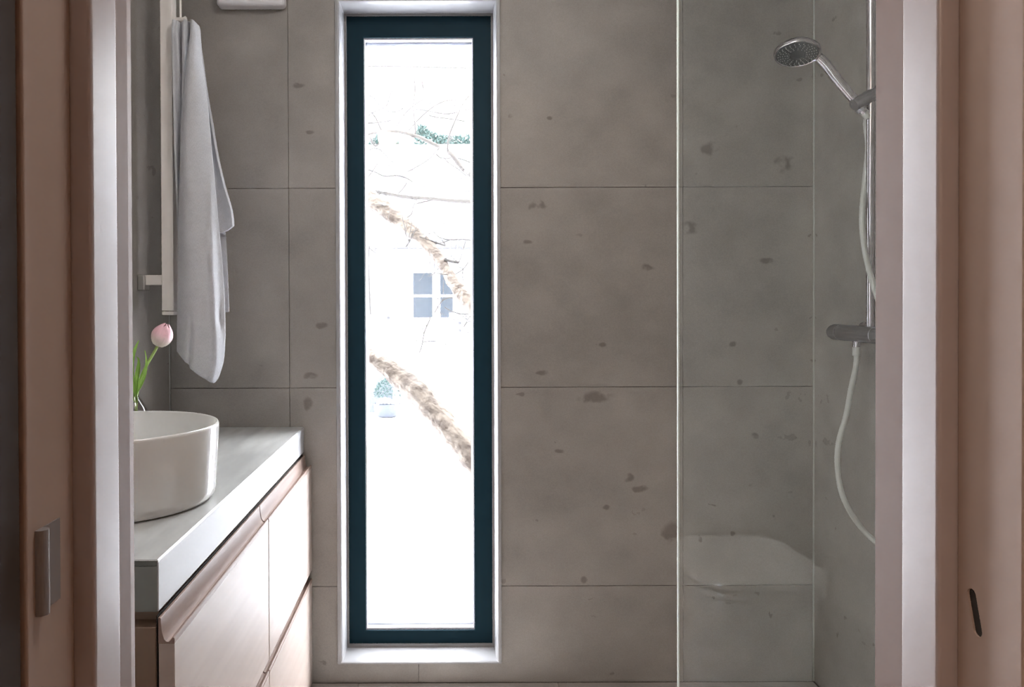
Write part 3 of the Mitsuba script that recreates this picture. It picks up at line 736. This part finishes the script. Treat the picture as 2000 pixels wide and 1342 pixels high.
tag('planter', 'blue grey planter with a snowy shrub in front of the house', 'planter')
px, py = -0.675, 9.55
add('planter__pot', lathe([(0, 0), (0.11, 0), (0.15, 0.03), (0.165, 0.09), (0.172, 0.165), (0.165, 0.168), (0.155, 0.14), (0, 0.13)], 40, (px, py, -0.299)), 'm_pot', smooth=40)
r2 = random.Random(3)
lv = []
for k in range(700):
    a, e = r2.uniform(0, 2 * math.pi), math.asin(r2.uniform(-0.35, 1))
    rr = 0.17 * r2.uniform(0.5, 1) ** 0.4
    c = np.array([px + 0.015 + rr * math.cos(a) * math.cos(e) * 1.05, py + rr * math.sin(a) * math.cos(e), 0.0 + rr * math.sin(e) * 1.1])
    t = trimesh.Trimesh(np.array([(0, 0, 0), (0.007, 0.004, 0.012), (0, 0, 0.026), (-0.007, 0.004, 0.012)]), [(0, 1, 2), (0, 2, 3)], process=False)
    t.apply_transform(trimesh.transformations.euler_matrix(r2.uniform(-1, 1), r2.uniform(-1, 1), r2.uniform(0, 6.28)))
    t.apply_translation(c)
    lv.append(t)
add('planter__foliage', join(*lv), 'm_evergreen', label='dense small green leaves')
tag('planter__foliage', kind='stuff')
for dx, dz, s in ((-0.11, -0.105, 0.026), (-0.065, -0.085, 0.032), (-0.02, -0.075, 0.036), (0.03, -0.085, 0.034), (0.075, -0.10, 0.026), (0.125, -0.115, 0.03)):
    b = trimesh.creation.icosphere(3, s)
    b.vertices *= [0.8, 0.9, 1.2]
    b.vertices += (meshkit.noise(b.vertices * 40 + 9)[:, None] - 0.5) * 0.02
    b.apply_translation([px + dx, py - 0.13, dz])
    add('planter__snow_lump', b, 'm_snow', smooth=True, label='snow lump on the shrub')

tag('hedge', 'dark green evergreen hedge showing above the snowy roof ridge', 'hedge')
hm = []
for k in range(2600):
    u = r2.uniform(0, 1)
    x = -1.75 + 2.6 * u
    top = float(np.interp(x, [-1.75, -1.45, -1.3, -1.05, -0.85, -0.62, -0.50, -0.30, -0.12, 0.2, 0.7], [4.6, 5.0, 5.02, 4.97, 4.6, 4.6, 5.20, 5.14, 4.99, 4.90, 4.95]))
    c = np.array([x, 17.5 + r2.uniform(-0.3, 0.3), top - abs(r2.gauss(0, 0.22))])
    t = trimesh.Trimesh(np.array([(0, 0, 0), (0.025, 0.01, 0.04), (0, 0, 0.10), (-0.025, 0.01, 0.04)]), [(0, 1, 2), (0, 2, 3)], process=False)
    t.apply_transform(trimesh.transformations.euler_matrix(r2.uniform(-1, 1), r2.uniform(-1, 1), r2.uniform(0, 6.28)))
    t.apply_translation(c)
    hm.append(t)
add('hedge__foliage', join(*hm), 'm_evergreen')
tag('hedge__foliage', kind='stuff')
for x in (-1.3, -0.5, 0.3):
    add('hedge__stem', tube([(x, 17.5, -0.3), (x + 0.03, 17.5, 2.0), (x, 17.52, 4.8)], [0.10, 0.07, 0.03], 8), 'm_bark')

# the bare tree: world coordinates (x, y, z, radius) along each branch
BRANCHES = [
    [ (-0.432, 3.75, 0.941, 0.034), (-0.371, 3.7, 0.898, 0.037), (-0.285, 3.65, 0.857, 0.04), (-0.171, 3.6, 0.771, 0.052), (-0.108, 3.55, 0.728, 0.053), (-0.036, 3.5, 0.651, 0.056), (0.047, 3.45, 0.564, 0.052), (0.134, 3.4, 0.457, 0.055), (0.284, 3.35, 0.252, 0.065), (0.425, 3.3, -0.014, 0.08) ],
    [ (-0.567, 4.4, 1.88, 0.04), (-0.458, 4.3, 1.785, 0.055), (-0.36, 4.25, 1.711, 0.05), (-0.228, 4.2, 1.605, 0.038), (-0.127, 4.15, 1.52, 0.034), (-0.042, 4.1, 1.427, 0.03), (0.027, 4, 1.325, 0.03), (0.087, 3.9, 1.228, 0.034), (0.167, 3.8, 1.118, 0.036), (0.305, 3.6, 0.734, 0.045), (0.395, 3.33, 0.088, 0.06) ],
    [ (-0.576, 5, 1.874, 0.012), (-0.39, 5, 1.874, 0.014), (-0.237, 5, 1.847, 0.013), (-0.085, 5, 1.834, 0.013), (0.068, 5, 1.82, 0.014), (0.254, 5, 1.81, 0.016), (0.508, 5, 1.793, 0.02) ],
    [ (-0.483, 4.6, 2.153, 0.006), (-0.39, 4.6, 2.181, 0.008), (-0.281, 4.6, 2.188, 0.009), (-0.187, 4.6, 2.172, 0.01), (-0.094, 4.6, 2.138, 0.011), (0, 4.6, 2.091, 0.012), (0.061, 4.5, 2.034, 0.013), (0.113, 4.5, 1.973, 0.014), (0.179, 4.4, 1.88, 0.016), (0.292, 4.3, 1.703, 0.02) ],
]
SHOOTS = [
    (0.005, [ (-0.147, 4.6, 2.159), (-0.153, 4.6, 2.256), (-0.161, 4.65, 2.363), (-0.153, 4.7, 2.455), (-0.159, 4.7, 2.535) ]),
    (0.006, [ (0.049, 4.5, 2.04), (0.061, 4.5, 2.15), (0.098, 4.5, 2.241), (0.131, 4.5, 2.314), (0.177, 4.5, 2.375) ]),
    (0.004, [ (-0.521, 4.8, 2.278), (-0.407, 4.8, 2.288), (-0.309, 4.8, 2.301) ]),
    (0.004, [ (-0.485, 4.9, 2.484), (-0.425, 4.9, 2.471), (-0.392, 4.9, 2.428), (-0.359, 4.9, 2.398), (-0.233, 4.9, 2.405) ]),
    (0.005, [ (-0.492, 4.9, 2.395), (-0.415, 4.9, 2.345), (-0.382, 4.9, 2.272), (-0.359, 4.9, 2.239) ]),
    (0.004, [ (-0.456, 4.8, 2.314), (-0.374, 4.8, 2.373), (-0.335, 4.8, 2.399), (-0.319, 4.8, 2.451), (-0.293, 4.8, 2.49) ]),
    (0.004, [ (-0.287, 4.6, 2.172), (-0.223, 4.7, 2.309), (-0.207, 4.7, 2.328), (-0.153, 4.7, 2.376), (-0.049, 4.8, 2.451) ]),
    (0.005, [ (-0.191, 4.7, 2.216), (-0.114, 4.8, 2.327), (-0.033, 4.8, 2.392), (0.039, 4.8, 2.425), (0.098, 4.8, 2.431) ]),
    (0.004, [ (-0.153, 4.7, 2.347), (-0.08, 4.7, 2.338), (-0.016, 4.7, 2.325), (0.057, 4.7, 2.318), (0.143, 4.7, 2.338), (0.198, 4.7, 2.347) ]),
    (0.004, [ (-0.07, 4.7, 2.312), (-0.016, 4.7, 2.296), (0.038, 4.7, 2.29), (0.105, 4.7, 2.28), (0.159, 4.7, 2.271) ]),
    (0.004, [ (-0.081, 4.8, 2.438), (-0.098, 4.8, 2.49), (-0.111, 4.8, 2.548) ]),
    (0.003, [ (-0.218, 4.8, 2.412), (-0.244, 4.8, 2.444), (-0.267, 4.8, 2.483) ]),
    (0.005, [ (-0.532, 4.9, 2.039), (-0.458, 4.9, 2.006), (-0.405, 4.9, 1.986), (-0.372, 4.9, 1.97), (-0.272, 4.9, 1.97), (-0.216, 4.9, 1.953), (-0.173, 4.9, 1.926) ]),
    (0.004, [ (-0.478, 4.9, 1.946), (-0.439, 4.9, 1.996), (-0.405, 4.9, 2.046) ]),
    (0.004, [ (-0.212, 4.8, 1.976), (-0.146, 4.8, 2.008), (-0.065, 4.8, 2.06), (-0.016, 4.7, 2.092), (0, 4.7, 2.105) ]),
    (0.004, [ (-0.025, 4.7, 2.073), (0, 4.7, 2.048), (0.096, 4.7, 2.044), (0.159, 4.7, 2.028), (0.207, 4.7, 2.009) ]),
    (0.004, [ (0.031, 4.6, 2.022), (0.078, 4.6, 1.979), (0.125, 4.6, 1.947), (0.162, 4.6, 1.916), (0.203, 4.6, 1.913) ]),
    (0.006, [ (-0.466, 4.3, 1.715), (-0.394, 4.3, 1.703), (-0.335, 4.3, 1.68), (-0.277, 4.3, 1.645) ]),
    (0.005, [ (-0.272, 4.9, 1.853), (-0.239, 4.9, 1.886), (-0.216, 4.9, 1.92) ]),
    (0.005, [ (-0.185, 4.2, 1.619), (-0.159, 4.2, 1.639), (-0.15, 4.25, 1.688), (-0.122, 4.3, 1.712), (-0.073, 4.3, 1.723), (-0.044, 4.3, 1.732) ]),
    (0.004, [ (-0.15, 4.1, 1.524), (-0.167, 4.1, 1.477), (-0.186, 4.1, 1.449) ]),
    (0.004, [ (-0.111, 4.1, 1.505), (-0.05, 4.1, 1.483), (0.028, 4.1, 1.455) ]),
    (0.004, [ (-0.033, 4.1, 1.53), (-0.006, 4.1, 1.502), (0.056, 4.1, 1.488), (0.167, 4.1, 1.483) ]),
    (0.01, [ (0.022, 4, 1.377), (0.054, 4, 1.366), (0.1, 4, 1.358) ]),
    (0.004, [ (-0.054, 4, 1.073), (-0.065, 4, 1.035), (-0.081, 4, 1), (-0.095, 4, 0.937), (-0.114, 4, 0.878) ]),
    (0.004, [ (0.176, 4, 1.1), (0.13, 4, 1.084), (0.095, 4, 1.089), (0.054, 4, 1.103), (0.022, 4, 1.122) ]),
    (0.004, [ (0.176, 4, 1.095), (0.149, 4, 1.062), (0.122, 4, 1.013) ]),
    (0.004, [ (-0.033, 4, 1.089), (-0.014, 4, 1.122), (0.005, 4, 1.149), (0.065, 4, 1.171) ]),
    (0.006, [ (-0.468, 5, 1.522), (-0.475, 5, 1.403), (-0.471, 5, 1.302), (-0.468, 5, 1.2), (-0.461, 5, 1.064) ]),
    (0.004, [ (-0.488, 5, 1.569), (-0.454, 5, 1.495), (-0.42, 5, 1.474) ]),
    (0.004, [ (0.08, 3.95, 1.296), (0.121, 3.95, 1.323), (0.147, 3.95, 1.358) ]),
    (0.006, [ (-0.651, 6, 3.02), (-0.447, 6, 3.02), (-0.244, 6, 3.016), (0, 6, 3.008), (0.285, 6, 3.004) ]),  # the overhead cable, listed here among the shoots
    (0.004, [ (-0.427, 6, 3.02), (-0.456, 6, 3.069), (-0.488, 6, 3.122) ]),
    (0.004, [ (0.122, 6, 3.004), (0.142, 6, 2.947), (0.183, 6, 2.939) ]),
    (0.003, [ (-0.42, 6.2, 3.192), (-0.336, 6.2, 3.192), (-0.265, 6.2, 3.221) ]),
    (0.004, [ (-0.163, 6, 3.089), (-0.155, 6, 3.012), (-0.159, 6, 2.988) ]),
    (0.004, [ (-0.472, 4.9, 2.112), (-0.415, 4.9, 2.146), (-0.359, 4.9, 2.112), (-0.326, 4.9, 2.073), (-0.282, 4.9, 2.053) ]),
    (0.003, [ (-0.399, 4.9, 2.053), (-0.349, 4.9, 2.039), (-0.299, 4.9, 2.019), (-0.272, 4.9, 1.996) ]),
    (0.003, [ (-0.216, 4.9, 2.053), (-0.206, 4.9, 2.112), (-0.199, 4.9, 2.162), (-0.206, 4.9, 2.205) ]),
    (0.006, [ (-0.452, 4.9, 2.219), (-0.405, 4.9, 2.166), (-0.372, 4.9, 2.205), (-0.326, 4.9, 2.239) ]),
    (0.003, [ (0, 4.6, 1.664), (0.025, 4.6, 1.629), (0.062, 4.6, 1.617) ]),
    (0.003, [ (-0.13, 4.8, 1.858), (-0.072, 4.8, 1.865), (-0.033, 4.8, 1.891) ]),
    (0.003, [ (0.065, 4.8, 1.845), (0.13, 4.8, 1.852), (0.212, 4.8, 1.852) ]),
    (0.003, [ (0.089, 4.7, 1.914), (0.143, 4.7, 1.92), (0.185, 4.7, 1.939) ]),
]

tag('bare_tree', 'bare gnarled tree with snowy bark just outside the window', 'tree')
for b in BRANCHES:
    q = np.array(b)
    m = tube(q[:, :3], q[:, 3], 20, per=14)
    v = np.array(m.vertices)
    nr = meshkit.fbm(v * 16, 3, 5) - 0.5
    vn = np.array(m.vertex_normals)
    big = q[:, 3].max() > 0.03
    m.vertices = v + vn * nr[:, None] * (0.030 if big else 0.006)
    add('bare_tree__branch', m, 'm_bark' if big else 'm_grey_bark', smooth=True)
tw = []
def sprout(p, d, length, r, depth):
    pts = [p]
    n = 4
    for i in range(n):
        d = d + np.array([r2.gauss(0, 0.25), r2.gauss(0, 0.2), r2.gauss(0.03, 0.22)])
        d /= np.linalg.norm(d)
        pts.append(pts[-1] + d * length / n)
    tw.append(tube(pts, [r, r * 0.85, r * 0.7, r * 0.6, r * 0.4], 5, spline=False))
    if depth:
        for k in range(2):
            i = r2.randint(1, n)
            sprout(pts[i], d + np.array([r2.gauss(0, 0.9), r2.gauss(0, 0.4), r2.gauss(0.2, 0.8)]), length * r2.uniform(0.35, 0.65), r * 0.7, depth - 1)
for r, pts in SHOOTS:
    add('bare_tree__shoot', tube(pts, [r * 0.98 * min(1.0, (pts[0][1] / 4.7) ** 1.5)] * len(pts), 7, per=5), 'm_twig', smooth=True)
    s = np.array(pts)
    for k in range(3):
        i = r2.randrange(len(s))
        sprout(s[i], np.array([r2.gauss(0, 1), r2.gauss(0, 0.4), r2.gauss(0.2, 0.8)]), r2.uniform(0.06, 0.18), 0.0030, 1)
for b in BRANCHES[1:]:
    q = np.array(b)
    for k in range(14):
        u = r2.uniform(0, len(q) - 1.001); i = int(u)
        p = q[i, :3] + (q[i + 1, :3] - q[i, :3]) * (u - i)
        sprout(p, np.array([r2.gauss(0, 1), r2.gauss(0, 0.4), r2.gauss(0.1, 0.9)]), r2.uniform(0.06, 0.2), 0.0030, 1)
add('bare_tree__twigs', join(*tw), 'm_twig', label='fine twigs')
tag('bare_tree__twigs', kind='stuff')
